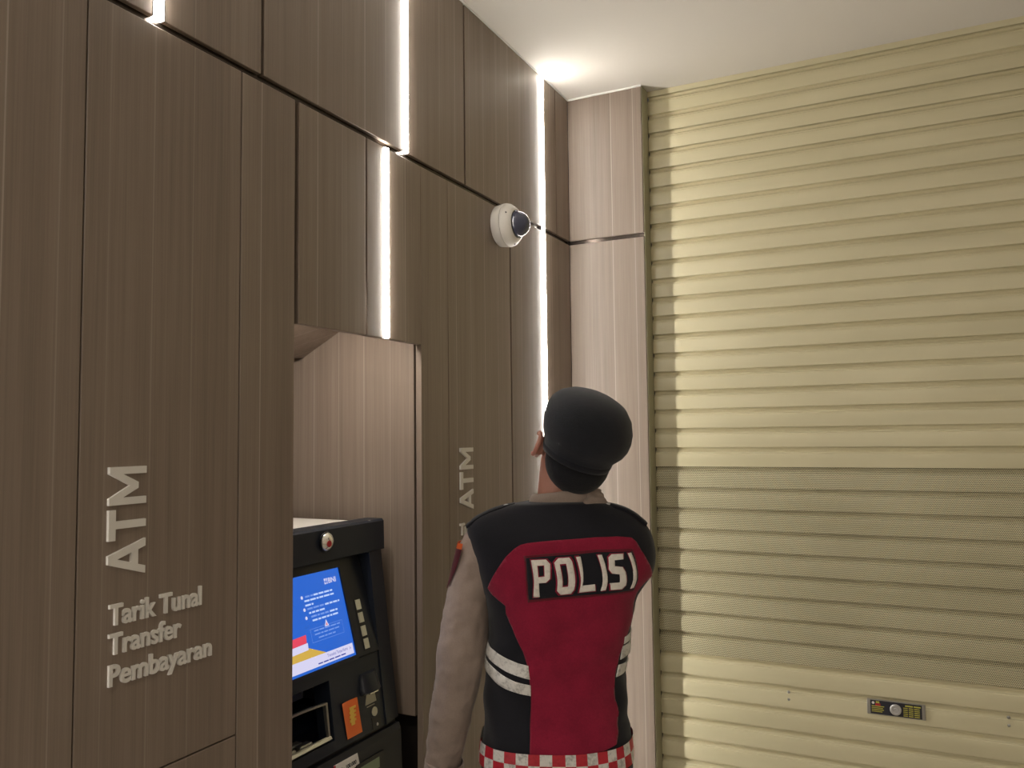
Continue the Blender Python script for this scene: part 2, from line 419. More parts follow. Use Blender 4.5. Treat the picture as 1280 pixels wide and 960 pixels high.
def wall_text(parent, s, y0, z0, w, h, rot, bold=.02, capsonly=True, space=1.0, thick=.005):
    """fit the string in w (along reading direction) x h (cap height)"""
    isl = text_islands(s, bold, space); x0 = isl[0][0]; x1 = max(i[1] for i in isl)
    zs = [p[1] for i in text_islands(s[0], bold) for q in i[2] for p in q]; ch = max(zs)-min(zs); b0 = min(zs)
    sx = w/(x1-x0); sy = h/ch
    for i in isl:
        if rot: f = lambda u, v, d: (d, y0 - (v-b0)*sy, z0 + (u-x0)*sx)
        else: f = lambda u, v, d: (d, y0 + (u-x0)*sx, z0 + (v-b0)*sy)
        obj('letter', extrude_polys(i[2], f, thick), M['letter'], parent)
BIG = {'A': ([(0, 0), (.20, 0), (.27, .20), (.66, .20), (.73, 0), (.94, 0), (.58, 1), (.36, 1)], [(.335, .38), (.47, .76), (.60, .38)], 0),
       'T': ([(.30, 0), (.50, 0), (.50, .82), (.80, .82), (.80, 1), (0, 1), (0, .82), (.30, .82)], None, .96),
       'M': ([(0, 0), (.19, 0), (.19, .64), (.42, .22), (.58, .22), (.81, .64), (.81, 0), (1, 0), (1, 1), (.82, 1), (.50, .45), (.18, 1), (0, 1)], None, 1.88)}
def atm_text(parent, y0, z0, w, h):
    from mathutils.geometry import tessellate_polygon
    k = w/2.88
    for ch, (out, inn, off) in BIG.items():
        loops = [out]+([inn] if inn else []); pts = [p for l in loops for p in l]
        tris = [[pts[i] for i in t] for t in tessellate_polygon([[Vector((*p, 0)) for p in l] for l in loops])]
        ar = lambda t: (t[1][0]-t[0][0])*(t[2][1]-t[0][1])-(t[2][0]-t[0][0])*(t[1][1]-t[0][1])
        tris = [t if ar(t) > 0 else t[::-1] for t in tris]
        obj('letter', extrude_polys(tris, lambda u, v, d: (d, y0-v*h, z0+(u+off)*k), .006), M['letter'], parent)
sg = thing('wall_lettering', (0, -2.06, 1.2), 'raised silver ATM sign with three lines of text on the left wood panel', 'sign', 'ATM lettering on the wood wall')
atm_text(sg, -2.068, 1.361, .192, .076)
wall_text(sg, 'Tarik Tunal', -2.138, 1.279, .203, .0365, False, .024)
wall_text(sg, 'Transfer', -2.138, 1.229, .155, .0365, False, .024)
wall_text(sg, 'Pembayaran', -2.137, 1.176, .229, .0365, False, .024)
sg = thing('wall_lettering', (0, -.88, 1.2), 'raised silver ATM sign half hidden behind the left shoulder of the police officer', 'sign', 'ATM lettering on the wood wall')
atm_text(sg, -.847, 1.372, .192, .078)
wall_text(sg, 'Tarik Tunal', -.928, 1.297, .203, .0365, False, .024)
wall_text(sg, 'Transfer', -.928, 1.247, .155, .0365, False, .024)
wall_text(sg, 'Pembayaran', -.927, 1.194, .229, .0365, False, .024)

# ================================================================== DOME CAMERA
cy, cz = -.640, 2.318
t = thing('dome_camera', (0, cy, cz), 'white dome security camera on the wood wall with a dark glass eye', 'camera')
bm = bmesh.new(); lathe(bm, [(0, .0008), (.067, .0008), (.070, .004), (.074, .030), (.0745, .036)], (0, cy, cz), (1, 0, 0), 56); obj('base', bm, M['cctv'], t, True)
bm = bmesh.new(); lathe(bm, [(.0745, .0375), (.0740, .040), (.071, .050), (.060, .064), (.052, .069), (.0485, .070), (.047, .066), (.0, .064)], (0, cy, cz), (1, 0, 0), 56)
cv = obj('housing_ring', bm, M['cctv'], t, True)
for a in (.6, 2.7, 4.8):
    bm = bmesh.new(); lathe(bm, [(.003, 0), (.003, .001), (0, .001)], (.0565, cy+.0665*math.cos(a), cz+.0665*math.sin(a)), (1, .5*math.cos(a), .5*math.sin(a)), 12); obj('screw', bm, M['ink'], cv)
n = 12
bm = bmesh.new(); lathe(bm, [(.0455*math.cos(i*math.pi/2/n), .067+.047*math.sin(i*math.pi/2/n)) for i in range(n)]+[(0, .114)], (0, cy, cz), (1, 0, 0), 48)
obj('glass_dome', bm, M['domeglass'], t, True)
bm = bmesh.new(); lathe(bm, [(.0478, .0672), (.0478, .0715), (.0460, .0725), (.0455, .068)], (0, cy, cz), (1, 0, 0), 48); obj('dome_seal', bm, M['dome'], t, True)

# ================================================================== CASH MACHINE
AY0, AY1 = -1.87, -1.19
at = thing('cash_machine', (-.3, -1.53, 0), 'dark grey cash machine with a lit blue screen standing in the wall niche', 'cash machine')
bm = bmesh.new(); prism(bm, [(-.64, .84), (-.38, .84), (-.38, 1.012), (-.16, 1.012), (-.16, 1.362), (-.64, 1.362)], lambda u, v: (u, AY0+.004, v), lambda u, v: (u, AY1-.001, v))
obj('cabinet', bm, M['beige'], at)
def xup(z): return -.124+(1.251-z)*.274
def xlo(z): return -.0635+(1.03-z)*.13
# lower cabinet
bm = bmesh.new(); prism(bm, [(-.62, .0), (-.022, .0), (-.026, .60), (-.034, .806), (-.040, .822), (-.62, .822)], lambda u, v: (u, AY0, v), lambda u, v: (u, AY1-.006, v))
lowc = obj('lower_cabinet', bm, M['atm_lo'], at)
# fascia: top band with light edge
bm = bmesh.new(); prism(bm, [(-.155, 1.372), (-.100, 1.372), (-.094, 1.366), (-.092, 1.288), (-.155, 1.284)], lambda u, v: (u, AY0, v), lambda u, v: (u, AY1, v))
tb = obj('fascia_top_band', bm, M['atm'], at)
# side wings of the fascia
for ya, yb in ((-1.262, AY1), (AY0, -1.798)):
    bm = bmesh.new(); prism(bm, [(-.17, 1.284), (-.0915, 1.286), (-.060, 1.03), (-.034, .835), (-.17, .835)], lambda u, v: (u, ya, v), lambda u, v: (u, yb, v))
    for v in bm.verts:
        edge = (AY1 if yb == AY1 else AY0)
        if abs(v.co.y-edge) < 1e-4 and v.co.x > -.16: v.co.x -= .012
    obj('fascia_wing', bm, M['atm'], at)
# tilted screen field between the wings
bm = bmesh.new(); SL, SR, ST, SB = -1.700, -1.360, 1.251, 1.043
def tp(y, z, h=0): return (xup(z)+h*.964, y, z+h*.264)
def quadslab(bm, y0, y1, z0, z1, h0, h1, fn=tp):
    prism(bm, [(y0, z0), (y1, z0), (y1, z1), (y0, z1)], lambda u, v: fn(u, v, h0), lambda u, v: fn(u, v, h1))
quadslab(bm, -1.797, SL-.006, 1.028, 1.281, -.03, .004); quadslab(bm, SR+.006, -1.263, 1.028, 1.281, -.03, .004)
quadslab(bm, SL-.006, SR+.006, ST+.006, 1.281, -.03, .004); quadslab(bm, SL-.006, SR+.006, 1.026, SB-.006, -.03, .004)
obj('screen_field', bm, M['atm_bezel'], at)
bm = bmesh.new(); quadslab(bm, SL-.006, SR+.006, SB-.006, ST+.006, -.012, -.0)
scr = obj('screen', bm, M['s_blue'], at); tag(scr, 'glowing blue screen with white text, a yellow wedge and a white bottom bar')
# printed content of the screen, as flat shapes on the glass
def scr_poly(name, pts, mt, h=.0006):
    bm = bmesh.new(); bm.faces.new([bm.verts.new(tp(y, z, h)) for y, z in pts]); return obj(name, bm, M[mt], scr)
scr_poly('bottom_bar', [(SL, SB), (SR, SB), (SR, 1.068), (SL, 1.068)], 's_white', .0006)
scr_poly('yellow_wedge', [(SL, 1.0675), (-1.462, 1.0675), (-1.53, 1.094), (SL, 1.150)], 's_yel', .0004)
scr_poly('white_shape', [(-1.66, 1.10), (-1.578, 1.085), (-1.571, 1.150), (-1.586, 1.164), (-1.60, 1.15), (-1.66, 1.15)], 's_white', .0007)
scr_poly('white_tag', [(-1.67, 1.082), (-1.524, 1.087), (-1.522, 1.103), (-1.67, 1.098)], 's_white', .0009)
scr_poly('red_tag', [(-1.67, 1.098), (-1.526, 1.103), (-1.523, 1.122), (-1.67, 1.117)], 's_red', .0010)
def scr_text(s, y0, z0, w, h, mt, name='screen_text', bold=.0):
    isl = text_islands(s, bold); x0 = isl[0][0]; x1 = max(i[1] for i in isl); sx = w/(x1-x0); sy = h/.72
    polys = [q for i in isl for q in i[2]]
    bm = bmesh.new()
    for q in polys:
        try: bm.faces.new([bm.verts.new(tp(y0+(u-x0)*sx, z0+v*sy, .0013)) for u, v in q])
        except ValueError: pass
    return obj(name, bm, M[mt], scr)
scr_text('BNI', -1.403, 1.225, .030, .013, 's_white', 'logo_text', .02)
bm = bmesh.new()
for i in range(2):
    for j in range(2):
        y, zz = -1.419+i*.0072, 1.224+j*.0075; bm.faces.new([bm.verts.new(tp(a, b, .0013)) for a, b in ((y, zz), (y+.006, zz), (y+.006, zz+.0062), (y, zz+.0062))])
obj('logo_mark', bm, M['s_white'], scr)
scr_text('46', -1.418, 1.2245, .012, .0125, 's_blue', 'logo_text', .03)
def bars(rows, mt, hh=.0042, name='text_lines'):
    bm = bmesh.new(); random.seed(5)
    for y0, y1, zz in rows:
        y = y0
        while y < y1-.004:
            wl_ = min(random.uniform(.008, .022), y1-y); bm.faces.new([bm.verts.new(tp(a, b, .0012)) for a, b in ((y, zz), (y+wl_, zz), (y+wl_, zz+hh), (y, zz+hh))]); y += wl_+.003
    obj(name, bm, M[mt], scr)['kind'] = 'stuff'
bars([(-1.468, -1.395, 1.2045), (-1.505, -1.392, 1.195), (-1.505, -1.475, 1.1845), (-1.433, -1.376, 1.1755), (-1.497, -1.438, 1.1655), (-1.42, -1.39, 1.156), (-1.49, -1.388, 1.1465)], 's_text')
bars([(-1.500, -1.470, 1.2045), (-1.500, -1.438, 1.1755), (-1.492, -1.425, 1.156)], 's_dim')
bars([(-1.492, -1.392, 1.1225), (-1.492, -1.392, 1.114), (-1.48, -1.41, 1.105)], 's_dim', .0032)
bm = bmesh.new()
for y, zz in ((-1.512, 1.2065), (-1.511, 1.1775), (-1.510, 1.158)):
    bm.faces.new([bm.verts.new(tp(y+.0042*math.cos(a*math.pi/5), zz+.0042*math.sin(a*math.pi/5), .0013)) for a in range(10)])
obj('bullets', bm, M['s_white'], scr)['kind'] = 'stuff'
scr_poly('warning_triangle', [(-1.450, 1.1265), (-1.434, 1.1265), (-1.442, 1.143)], 's_white', .0012)
scr_poly('warning_mark', [(-1.4445, 1.1285), (-1.4395, 1.1285), (-1.442, 1.137)], 's_red', .0015)
bm = bmesh.new()
for a, b, c2, d in ((-1.505, -1.382, 1.1295, 1.1303), (-1.505, -1.382, 1.0985, 1.0993), (-1.505, -1.5042, 1.0985, 1.1303), (-1.3828, -1.382, 1.0985, 1.1303)):
    bm.faces.new([bm.verts.new(tp(y, zz, .0011)) for y, zz in ((a, c2), (b, c2), (b, d), (a, d))])
obj('text_frame', bm, M['s_dim'], scr)
scr_text('Transaksi Tanpa Kartu', -1.463, 1.056, .080, .0075, 's_ink')
bars([(-1.500, -1.390, 1.0475)], 's_ink', .003)
scr_text('>', -1.376, 1.0535, .006, .009, 's_ink')
# function keys on both sides of the screen
for side in (-1.311, -1.749):
    for zz in (1.1535, 1.1205, 1.0865, 1.0545):
        bm = bmesh.new(); quadslab(bm, side-.0115, side+.0115, zz-.0165, zz+.0165, .003, .0050); kf = obj('key_socket', bm, M['atm_black'], at)
        bm = bmesh.new(); quadslab(bm, side-.0085, side+.0085, zz-.0125, zz+.0125, .005, .0085); obj('function_key', bm, M['key'], at)
# lower fascia with recess for the keypad
RL, RR, RT, RB = -1.735, -1.470, 1.003, .862
def tl(y, z, h=0): return (xlo(z)+h*.99, y, z+h*.13)
bm = bmesh.new()
quadslab(bm, -1.797, RL, .836, 1.026, -.05, 0, tl); quadslab(bm, RR, -1.263, .836, 1.026, -.05, 0, tl)
quadslab(bm, RL, RR, RT, 1.026, -.05, 0, tl); quadslab(bm, RL, RR, .836, RB, -.05, 0, tl)
obj('lower_fascia', bm, M['atm'], at)
boxobj('seam_trim_strip', (-.20, -.050, AY0+.01, AY1-.01, .822, .8365), M['atm_black'], at)  # black trim filling the seam above the lower cabinet
bm = bmesh.new(); prism(bm, [(-.36, 1.003), (-.10, 1.0), (-.10, .995), (-.34, .99), (-.34, .80), (-.09, .845), (-.05, .862), (-.05, .855), (-.36, .79)], lambda u, v: (u, RL-.002, v), lambda u, v: (u, RR+.002, v))
rec = obj('keypad_recess', bm, M['atm_black'], at)
# steel frame around the keypad
bm = bmesh.new()
KL, KR = -1.728, -1.483
prism(bm, [(-.052, .864), (-.038, .870), (-.042, .876), (-.058, .871)], lambda u, v: (u, KL, v), lambda u, v: (u, KR, v))
obj('keypad_frame', bm, M['key'], rec)
bm = bmesh.new()
prism(bm, [(-.046, .870), (-.054, .876), (-.066, .948), (-.056, .952)], lambda u, v: (u, KR-.004, v), lambda u, v: (u, KR+.003, v))
prism(bm, [(-.046, .870), (-.054, .876), (-.066, .948), (-.056, .952)], lambda u, v: (u, KL-.003, v), lambda u, v: (u, KL+.004, v))
n = 12
for i in range(n):
    y0, y1 = KL+(KR-KL)*i/n, KL+(KR-KL)*(i+1)/n
    f = lambda a: .949+.006*math.sin(math.pi*(a-KL)/(KR-KL))
    vs = [bm.verts.new(p) for p in ((-.062, y0, f(y0)), (-.062, y1, f(y1)), (-.054, y1, f(y1)), (-.054, y0, f(y0)), (-.062, y0, f(y0)+.005), (-.062, y1, f(y1)+.005), (-.054, y1, f(y1)+.005), (-.054, y0, f(y0)+.005))]
    for q in ((0, 1, 2, 3), (7, 6, 5, 4), (3, 2, 6, 7), (0, 4, 5, 1)): bm.faces.new([vs[k] for k in q])
obj('keypad_shield', bm, M['metal'], rec)
for i in range(4):
    for j in range(4):
        ky = -1.715+.058*i; kx = -.078-.031*j
        zz = .871-.010*j*.55
        bm = bmesh.new(); box(bm, kx-.011, kx+.011, ky-.022, ky+.022, zz-.012, zz, bev=.003); obj('keypad_key', bm, M['metal'], rec)
# convex mirror, card reader, stickers
bm = bmesh.new(); lathe(bm, [(.0235, 0), (.0235, .006), (.020, .0105), (.014, .015), (.007, .0175), (0, .018)], (-.093, -1.444, 1.337), (1, 0, 0), 36)
mo = obj('convex_mirror', bm, mat('mirror', (.85, .80, .70), .16, .75), at, True); tag(mo, 'small round convex mirror on the top band')
bm = bmesh.new(); lathe(bm, [(.0245, 0), (.0265, .003), (.0255, .007), (.0235, .007)], (-.093, -1.444, 1.337), (1, 0, 0), 36); obj('mirror_rim', bm, M['atm_black'], mo, True)
bm = bmesh.new(); lathe(bm, [(.008, .0165), (.008, .0185), (0, .0188)], (-.093, -1.450, 1.333), (1, 0, 0), 20); obj('mirror_reflection', bm, M['red'], mo, True)  # red disc painted in for a reflection on the mirror
bm = bmesh.new(); n = 12; rows = []
for k in range(7):                                              # bulging hood, widest and deepest at its lower lip
    q = k/6; zz = .986-.046*q; hw = .030+.009*q; dp = .010+.012*q
    rows.append([bm.verts.new(tl(-1.318-hw*math.cos(math.pi*i/n), zz-.004*math.sin(math.pi*i/n), dp*math.sin(math.pi*i/n)**.55 if 0 < i < n else 0)) for i in range(n+1)])
rows.append([bm.verts.new(tl(-1.318-.036*math.cos(math.pi*i/n), .932, .010*math.sin(math.pi*i/n)**.55 if 0 < i < n else 0)) for i in range(n+1)])
for A_, B_ in zip(rows, rows[1:]):
    for i in range(n): bm.faces.new((A_[i], A_[i+1], B_[i+1], B_[i]))
bm.faces.new(rows[0]); bm.faces.new(rows[-1][::-1])
rd = obj('card_reader', bm, M['atm_bezel'], at, True)
bm = bmesh.new(); box(bm, xlo(.944)+.004, xlo(.944)+.016, -1.332, -1.296, .9325, .9360); obj('card_slot', bm, M['chrome'], rd)
bm = bmesh.new(); prism(bm, [(-1.340, .905), (-1.292, .905), (-1.296, .929), (-1.332, .929)], lambda u, v: tl(u, v, 0), lambda u, v: tl(u, v, .0015))
pl = obj('reader_plate', bm, M['metal'], at)
bm = bmesh.new(); quadslab(bm, -1.334, -1.301, .898, .9005, 0, .0012, tl); obj('reader_line', bm, M['metal'], at)
bm = bmesh.new(); nx = Vector((.99, 0, .13)); lathe(bm, [(.0115, 0), (.0115, .002), (0, .003)], tl(-1.304, .881), nx, 24); obj('coin_badge', bm, M['key'], at, True)
bm = bmesh.new(); quadslab(bm, -1.318, -1.284, .838, .868, 0, .0008, tl); obj('indicator_plate', bm, M['atm_black'], at)
bm = bmesh.new(); lathe(bm, [(.004, 0), (.004, .002), (0, .003)], tl(-1.298, .847), nx, 16); obj('indicator_lamp', bm, M['alu'], at, True)
bm = bmesh.new(); N_ = 6
for i in range(N_):
    for j in range(3):
        pts = [((i+a)/N_, (j+b)/3) for a, b in ((0, 0), (1, 0), (1, 1), (0, 1))]
        bm.faces.new([bm.verts.new(tl(-1.4365+.0605*s+.012*tt, .937-.0885*tt, .0025+.0035*(2*s-1)**4*(1-tt))) for tt, s in pts])
bmesh.ops.remove_doubles(bm, verts=bm.verts, dist=1e-5)
bmesh.ops.solidify(bm, geom=list(bm.faces), thickness=.0006)
st = obj('orange_sticker', bm, M['orange'], at, True); tag(st, 'orange paper sticker with a yellow emblem')
bm = bmesh.new()
for q in range(4): quadslab(bm, -1.412+.001*q, -1.386+.001*q, .884+q*.010, .890+q*.010, .004, .0046, tl)
quadslab(bm, -1.407, -1.392, .876, .918, .0041, .0047, tl)
obj('sticker_emblem', bm, M['yellow'], st)
def tq(y, z, h=0): return (-.0335+(.806-z)*.038+h, y, z)
bm = bmesh.new(); prism(bm, [(-1.486, .772), (-1.384, .776), (-1.392, .806), (-1.484, .807)], lambda u, v: tq(u, v, 0), lambda u, v: tq(u, v, .0012)); lb = obj('price_label', bm, M['white'], at)
tag(lb, 'white label with red edge reading a cash amount')
bm = bmesh.new(); quadslab(bm, -1.486, -1.479, .772, .807, .0013, .0018, tq); obj('label_edge', bm, M['red'], lb)
isl = text_islands('Rp 100.000', .01); x0, x1 = isl[0][0], max(i[1] for i in isl)
bm = extrude_polys([q for i in isl for q in i[2]], lambda u, v, d: tq(-1.458+(u-x0)*.060/(x1-x0), .783+v*.014, .0012+d), .0008); obj('label_text', bm, M['ink'], lb)
bm = bmesh.new(); quadslab(bm, -1.40, -1.285, .735, .778, 0, .004, tq); sl = obj('receipt_slot', bm, M['atm_black'], at)
bm = bmesh.new(); quadslab(bm, -1.385, -1.305, .742, .768, .004, .0048, tq); obj('slot_window', bm, M['green'], sl)

# ================================================================== POLICE OFFICER
# ring table of the torso in the figure's own frame: z, left x, right x, depth towards viewer, depth away
RINGS = [(.70, -.205, .165, .125, .12), (.77, -.212, .168, .128, .12), (.817, -.211, .166, .128, .12), (.876, -.206, .160, .122, .125), (.903, -.204, .154, .118, .125),
 (.95, -.203, .158, .116, .125), (1.02, -.198, .154, .116, .12), (1.06, -.196, .160, .118, .12), (1.13, -.190, .172, .124, .12), (1.19, -.200, .185, .130, .12),
 (1.22, -.211, .204, .131, .12), (1.25, -.219, .226, .131, .12), (1.29, -.230, .235, .128, .11), (1.33, -.240, .231, .118, .10), (1.36, -.244, .220, .104, .09),
 (1.382, -.236, .202, .090, .08), (1.400, -.212, .181, .078, .07), (1.415, -.172, .145, .068, .062), (1.426, -.130, .120, .062, .058), (1.431, -.088, .104, .058, .055)]
def interp(z):
    R = RINGS
    if z <= R[0][0]: return R[0][1:]
    if z >= R[-1][0]: return R[-1][1:]
    for i in range(len(R)-1):
        if R[i][0] <= z <= R[i+1][0]: break
    z0, z1 = R[i][0], R[i+1][0]; s = (z-z0)/(z1-z0); out = []
    for k in range(1, 5):
        p0, p1 = R[i][k], R[i+1][k]
        pm = R[i-1][k] if i > 0 else p0; pn = R[i+2][k] if i+2 < len(R) else p1
        zm = R[i-1][0] if i > 0 else z0-1e-3; zn = R[i+2][0] if i+2 < len(R) else z1+1e-3
        m0 = (p1-pm)/(z1-zm)*(z1-z0) if i > 0 else (p1-p0); m1 = (pn-p0)/(zn-z0)*(z1-z0) if i+2 < len(R) else (p1-p0)
        out.append(p0*(1+2*s)*(1-s)**2+m0*s*(1-s)**2+p1*s*s*(3-2*s)+m1*s*s*(s-1))
    return out
def TS(t, z, off=0.0):
    """torso surface: t is the angle, 0 = right side, -pi/2 = middle of the back"""
    while t > math.pi: t -= 2*math.pi
    while t < -math.pi: t += 2*math.pi
    xl, xr, db, df = interp(z)
    xc = (xl+xr)/2; W = (xr-xl)/2; c, s = math.cos(t), math.sin(t); e = .82
    D = df if s > 0 else db
    fold = (.0030*math.sin(38*z+3*t+1.2*math.sin(5*t))*math.exp(-((z-.93)/.12)**2) + .0022*math.sin(60*z-5*t)*math.exp(-((z-1.05)/.10)**2))
    spine = -.010*math.exp(-((t+1.45)/.25)**2)*math.exp(-((z-1.15)/.16)**2)
    k = 1+0*c
    x = xc + (W+off+fold*abs(c))*math.copysign(abs(c)**e, c)
    y = (D+off+fold+spine)*math.copysign(abs(s)**e, s)
    return (x, y, z)
PHI = math.radians(22.97)
cop = thing('person', (.4389, -1.1615, 0), 'person in black and crimson vest lettered POLISI and black beret, back turned, looking up', 'person', rotz=PHI)
def capsule(bm, p, q, r1, r2, n=14):
    p, q = Vector(p), Vector(q); d = q-p; L = d.length
    ax = d.normalized() if L > 1e-6 else Vector((0, 0, 1)); prof = []
    for i in range(7): a = -math.pi/2+math.pi/2*i/6; prof.append((max(r1*math.cos(a), 0), r1*math.sin(a)))
    for i in range(7): a = math.pi/2*i/6; prof.append((max(r2*math.cos(a), 0), L+r2*math.sin(a)))
    prof[0] = (0, -r1); prof[-1] = (0, L+r2)
    lathe(bm, prof, p, ax, n)
def chain(bm, pts):
    for a, b in zip(pts, pts[1:]): capsule(bm, a[:3], b[:3], a[3], b[3])
def ellip(bm, c, axes, n=20):
    """axes: three vectors scaled by the radii"""
    M3 = Matrix([Vector(a) for a in axes]).transposed(); c = Vector(c)
    g = bmesh.ops.create_uvsphere(bm, u_segments=n, v_segments=n//2+2, radius=1)
    for v in g['verts']: v.co = c + M3 @ v.co
def organic(name, bm, material, parent, voxel, sm=6, disp=0, dscale=.08, seed=0):
    bmesh.ops.recalc_face_normals(bm, faces=bm.faces)
    me = bpy.data.meshes.new('tmp'); bm.to_mesh(me); bm.free()
    o = bpy.data.objects.new('tmp', me); COL.objects.link(o)
    r = o.modifiers.new('r', 'REMESH'); r.mode = 'VOXEL'; r.voxel_size = voxel; r.use_smooth_shade = True
    s = o.modifiers.new('s', 'SMOOTH'); s.iterations = sm; s.factor = .5
    if disp:
        t = bpy.data.textures.new('folds', 'CLOUDS'); t.noise_scale = dscale; t.noise_depth = 2
        d = o.modifiers.new('d', 'DISPLACE'); d.texture = t; d.strength = disp; d.mid_level = .5; d.texture_coords = 'LOCAL'
    m2 = bpy.data.meshes.new_from_object(o.evaluated_get(bpy.context.evaluated_depsgraph_get()))
    bpy.data.objects.remove(o); m2.name = name; m2.materials.clear(); m2.materials.append(material)
    for p in m2.polygons: p.use_smooth = True
    return link(name, m2, parent)
# head frame: a = his right, f = where he faces, u = up through the crown
ha = Vector((.91, .33, -.25)).normalized(); hf = Vector((-.34*.906, .94*.906, .423)); hf = (hf-ha*hf.dot(ha)).normalized(); hu = ha.cross(hf)
HC = Vector((.028, 0, 1.555))
def H(a, f, u): return HC+ha*a+hf*f+hu*u
def hax(ra, rf, ru): return (ha*ra, hf*rf, hu*ru)
ARM_L = [(-.196, .0, 1.345, .050), (-.214, -.004, 1.29, .059), (-.238, -.012, 1.19, .060), (-.252, -.022, 1.11, .062), (-.265, -.026, 1.02, .060), (-.283, -.020, .92, .055), (-.299, -.008, .84, .050), (-.312, .004, .775, .044)]
ARM_R = [(.165, .0, 1.335, .050), (.160, .06, 1.25, .055), (.140, .17, 1.13, .053), (.110, .20, 1.16, .050), (.060, .185, 1.27, .042), (.035, .17, 1.335, .036)]
def thin(ch, k): return [(x, y, z, r*k) for x, y, z, r in ch]
FD = Vector((-.34, .94, 0)); RT = Vector((.94, .34, 0))
def leg(s):
    h = Vector((-.02, 0, 0))+RT*.088*s; return [(*(h+Vector((0, .01, .83))), .062), (*(h+Vector((0, .005, .72))), .072), (*(h+FD*.01+RT*.012*s+Vector((0, 0, .47))), .054), (*(h+RT*.02*s+Vector((0, 0, .30))), .052), (*(h+RT*.024*s+FD*-.01+Vector((0, 0, .09))), .037)]
bm = bmesh.new()
# skull, jaw, neck
ellip(bm, H(0, -.008, .040), hax(.073, .092, .078)); ellip(bm, H(0, .030, -.030), hax(.058, .058, .085))
ellip(bm, H(0, .050, -.082), hax(.036, .036, .028)); capsule(bm, (-.018, .022, 1.36), H(-.014, -.002, -.03), .054, .058, 24)
capsule(bm, H(0, .086, .012), H(0, .104, -.028), .008, .013); ellip(bm, H(.012, .096, -.032), hax(.007, .009, .006)); ellip(bm, H(-.012, .096, -.032), hax(.007, .009, .006))
ellip(bm, H(0, .080, -.056), hax(.024, .012, .006)); ellip(bm, H(0, .077, -.067), hax(.020, .012, .007))
for s in (-1, 1):
    capsule(bm, H(.014*s, .080, .030), H(.046*s, .066, .030), .009, .008); ellip(bm, H(.036*s, .062, -.018), hax(.020, .022, .022))
    ellip(bm, H(.031*s, .069, .022), hax(.016, .013, .008)); ellip(bm, H(.031*s, .069, .005), hax(.015, .012, .006))
    # ear: rim, lobe and bowl
    for k in range(9):
        a0, a1 = -.9+k*.5, -.9+(k+1)*.5
        P = lambda a: H(s*(.092+.010*(1-abs(math.cos(a))*.2)-.006*math.sin(a-.3)*0), -.006-.017*math.sin(a+.25), .002+.030*math.cos(a+.25))
        if a1 < 3.6: capsule(bm, P(a0), P(a1), .0068, .0068, 8)
    ellip(bm, H(s*.086, -.006, -.002), hax(.011, .016, .027)); ellip(bm, H(s*.088, .0, -.028), hax(.008, .010, .011))
# trunk, arms, legs
ellip(bm, (-.005, 0, 1.24), ((.155, 0, 0), (0, .085, 0), (0, 0, .19))); ellip(bm, (-.018, 0, 1.0), ((.135, 0, 0), (0, .085, 0), (0, 0, .2)))
ellip(bm, (-.02, 0, .86), ((.150, 0, 0), (0, .095, 0), (0, 0, .12)))
chain(bm, thin(ARM_L, .68)); chain(bm, thin(ARM_R, .68))
for s in (-1, 1):
    lg = thin(leg(s), .82); chain(bm, lg); e = Vector(lg[-1][:3]); capsule(bm, e+Vector((0, 0, -.03)), e+FD*.13+Vector((0, 0, -.055)), .032, .024)
# hands
def hand(bm, wr, dirv, palmn, thumb, size=1.0, curl=.5):
    """wr wrist, dirv fingers, palmn normal leaving the palm, thumb sideways"""
    d, n, t = Vector(dirv).normalized(), Vector(palmn).normalized(), Vector(thumb).normalized(); wr = Vector(wr)
    pc = wr+d*.052*size; ellip(bm, pc, (d*.050*size, n*.015*size, t*.040*size))
    for k, (off, L) in enumerate(((.030, .070), (.010, .078), (-.011, .072), (-.031, .056))):
        p = wr+d*.085*size+t*off*size; v = d.copy(); chainp = [p]
        for j, fr in enumerate((.45, .32, .23)):
            v = (v+n*curl*(.55 if j else .35)).normalized(); p = p+v*L*fr*1.05*size; chainp.append(p)
        rr_ = [.0092, .0085, .0078, .0068]
        capsule(bm, wr+d*.05*size+t*off*.7*size, chainp[0], .009, .0092, 8)
        for j in range(3): capsule(bm, chainp[j], chainp[j+1], rr_[j], rr_[j+1], 8)
    p0 = wr+d*.022*size+t*.026*size; p1 = p0+(d*.6+t*.65+n*.35).normalized()*.040*size; p2 = p1+(d*.9+t*.15+n*.35).normalized()*.030*size; p3 = p2+(d*.95+n*.35).normalized()*.022*size
    capsule(bm, p0, p1, .012, .0105, 8); capsule(bm, p1, p2, .0102, .009, 8); capsule(bm, p2, p3, .009, .0072, 8)
capsule(bm, (-.309, .002, .80), (-.318, .008, .735), .028, .026)
hand(bm, (-.318, .008, .74), (-.05, .12, -1), (.95, .25, 0), tuple(FD), 1.0, .45)
wrR = Vector((.028, .165, 1.37)); capsule(bm, (.045, .178, 1.31), wrR, .028, .024)
hand(bm, wrR, (-.25, -.15, 1), (-.35, -.90, -.1), (-.9, .3, .1), .95, .55)
body = organic('body', bm, M['skin'], cop, .0042, 4)
for s in (-1, 1):
    bm = bmesh.new(); ellip(bm, H(.031*s, .0735, .014), hax(.0115, .0105, .0085)); e = obj('eye', bm, M['eye'], cop, 'all')
    bm = bmesh.new(); ellip(bm, H(.031*s, .0815, .015), hax(.0048, .0034, .0048)); obj('iris', bm, M['iris'], e, 'all')
    bm = bmesh.new(); capsule(bm, H(.016*s, .088, .034), H(.048*s, .074, .033), .0035, .0028, 8); obj('eyebrow', bm, M['hair'], cop, 'all')
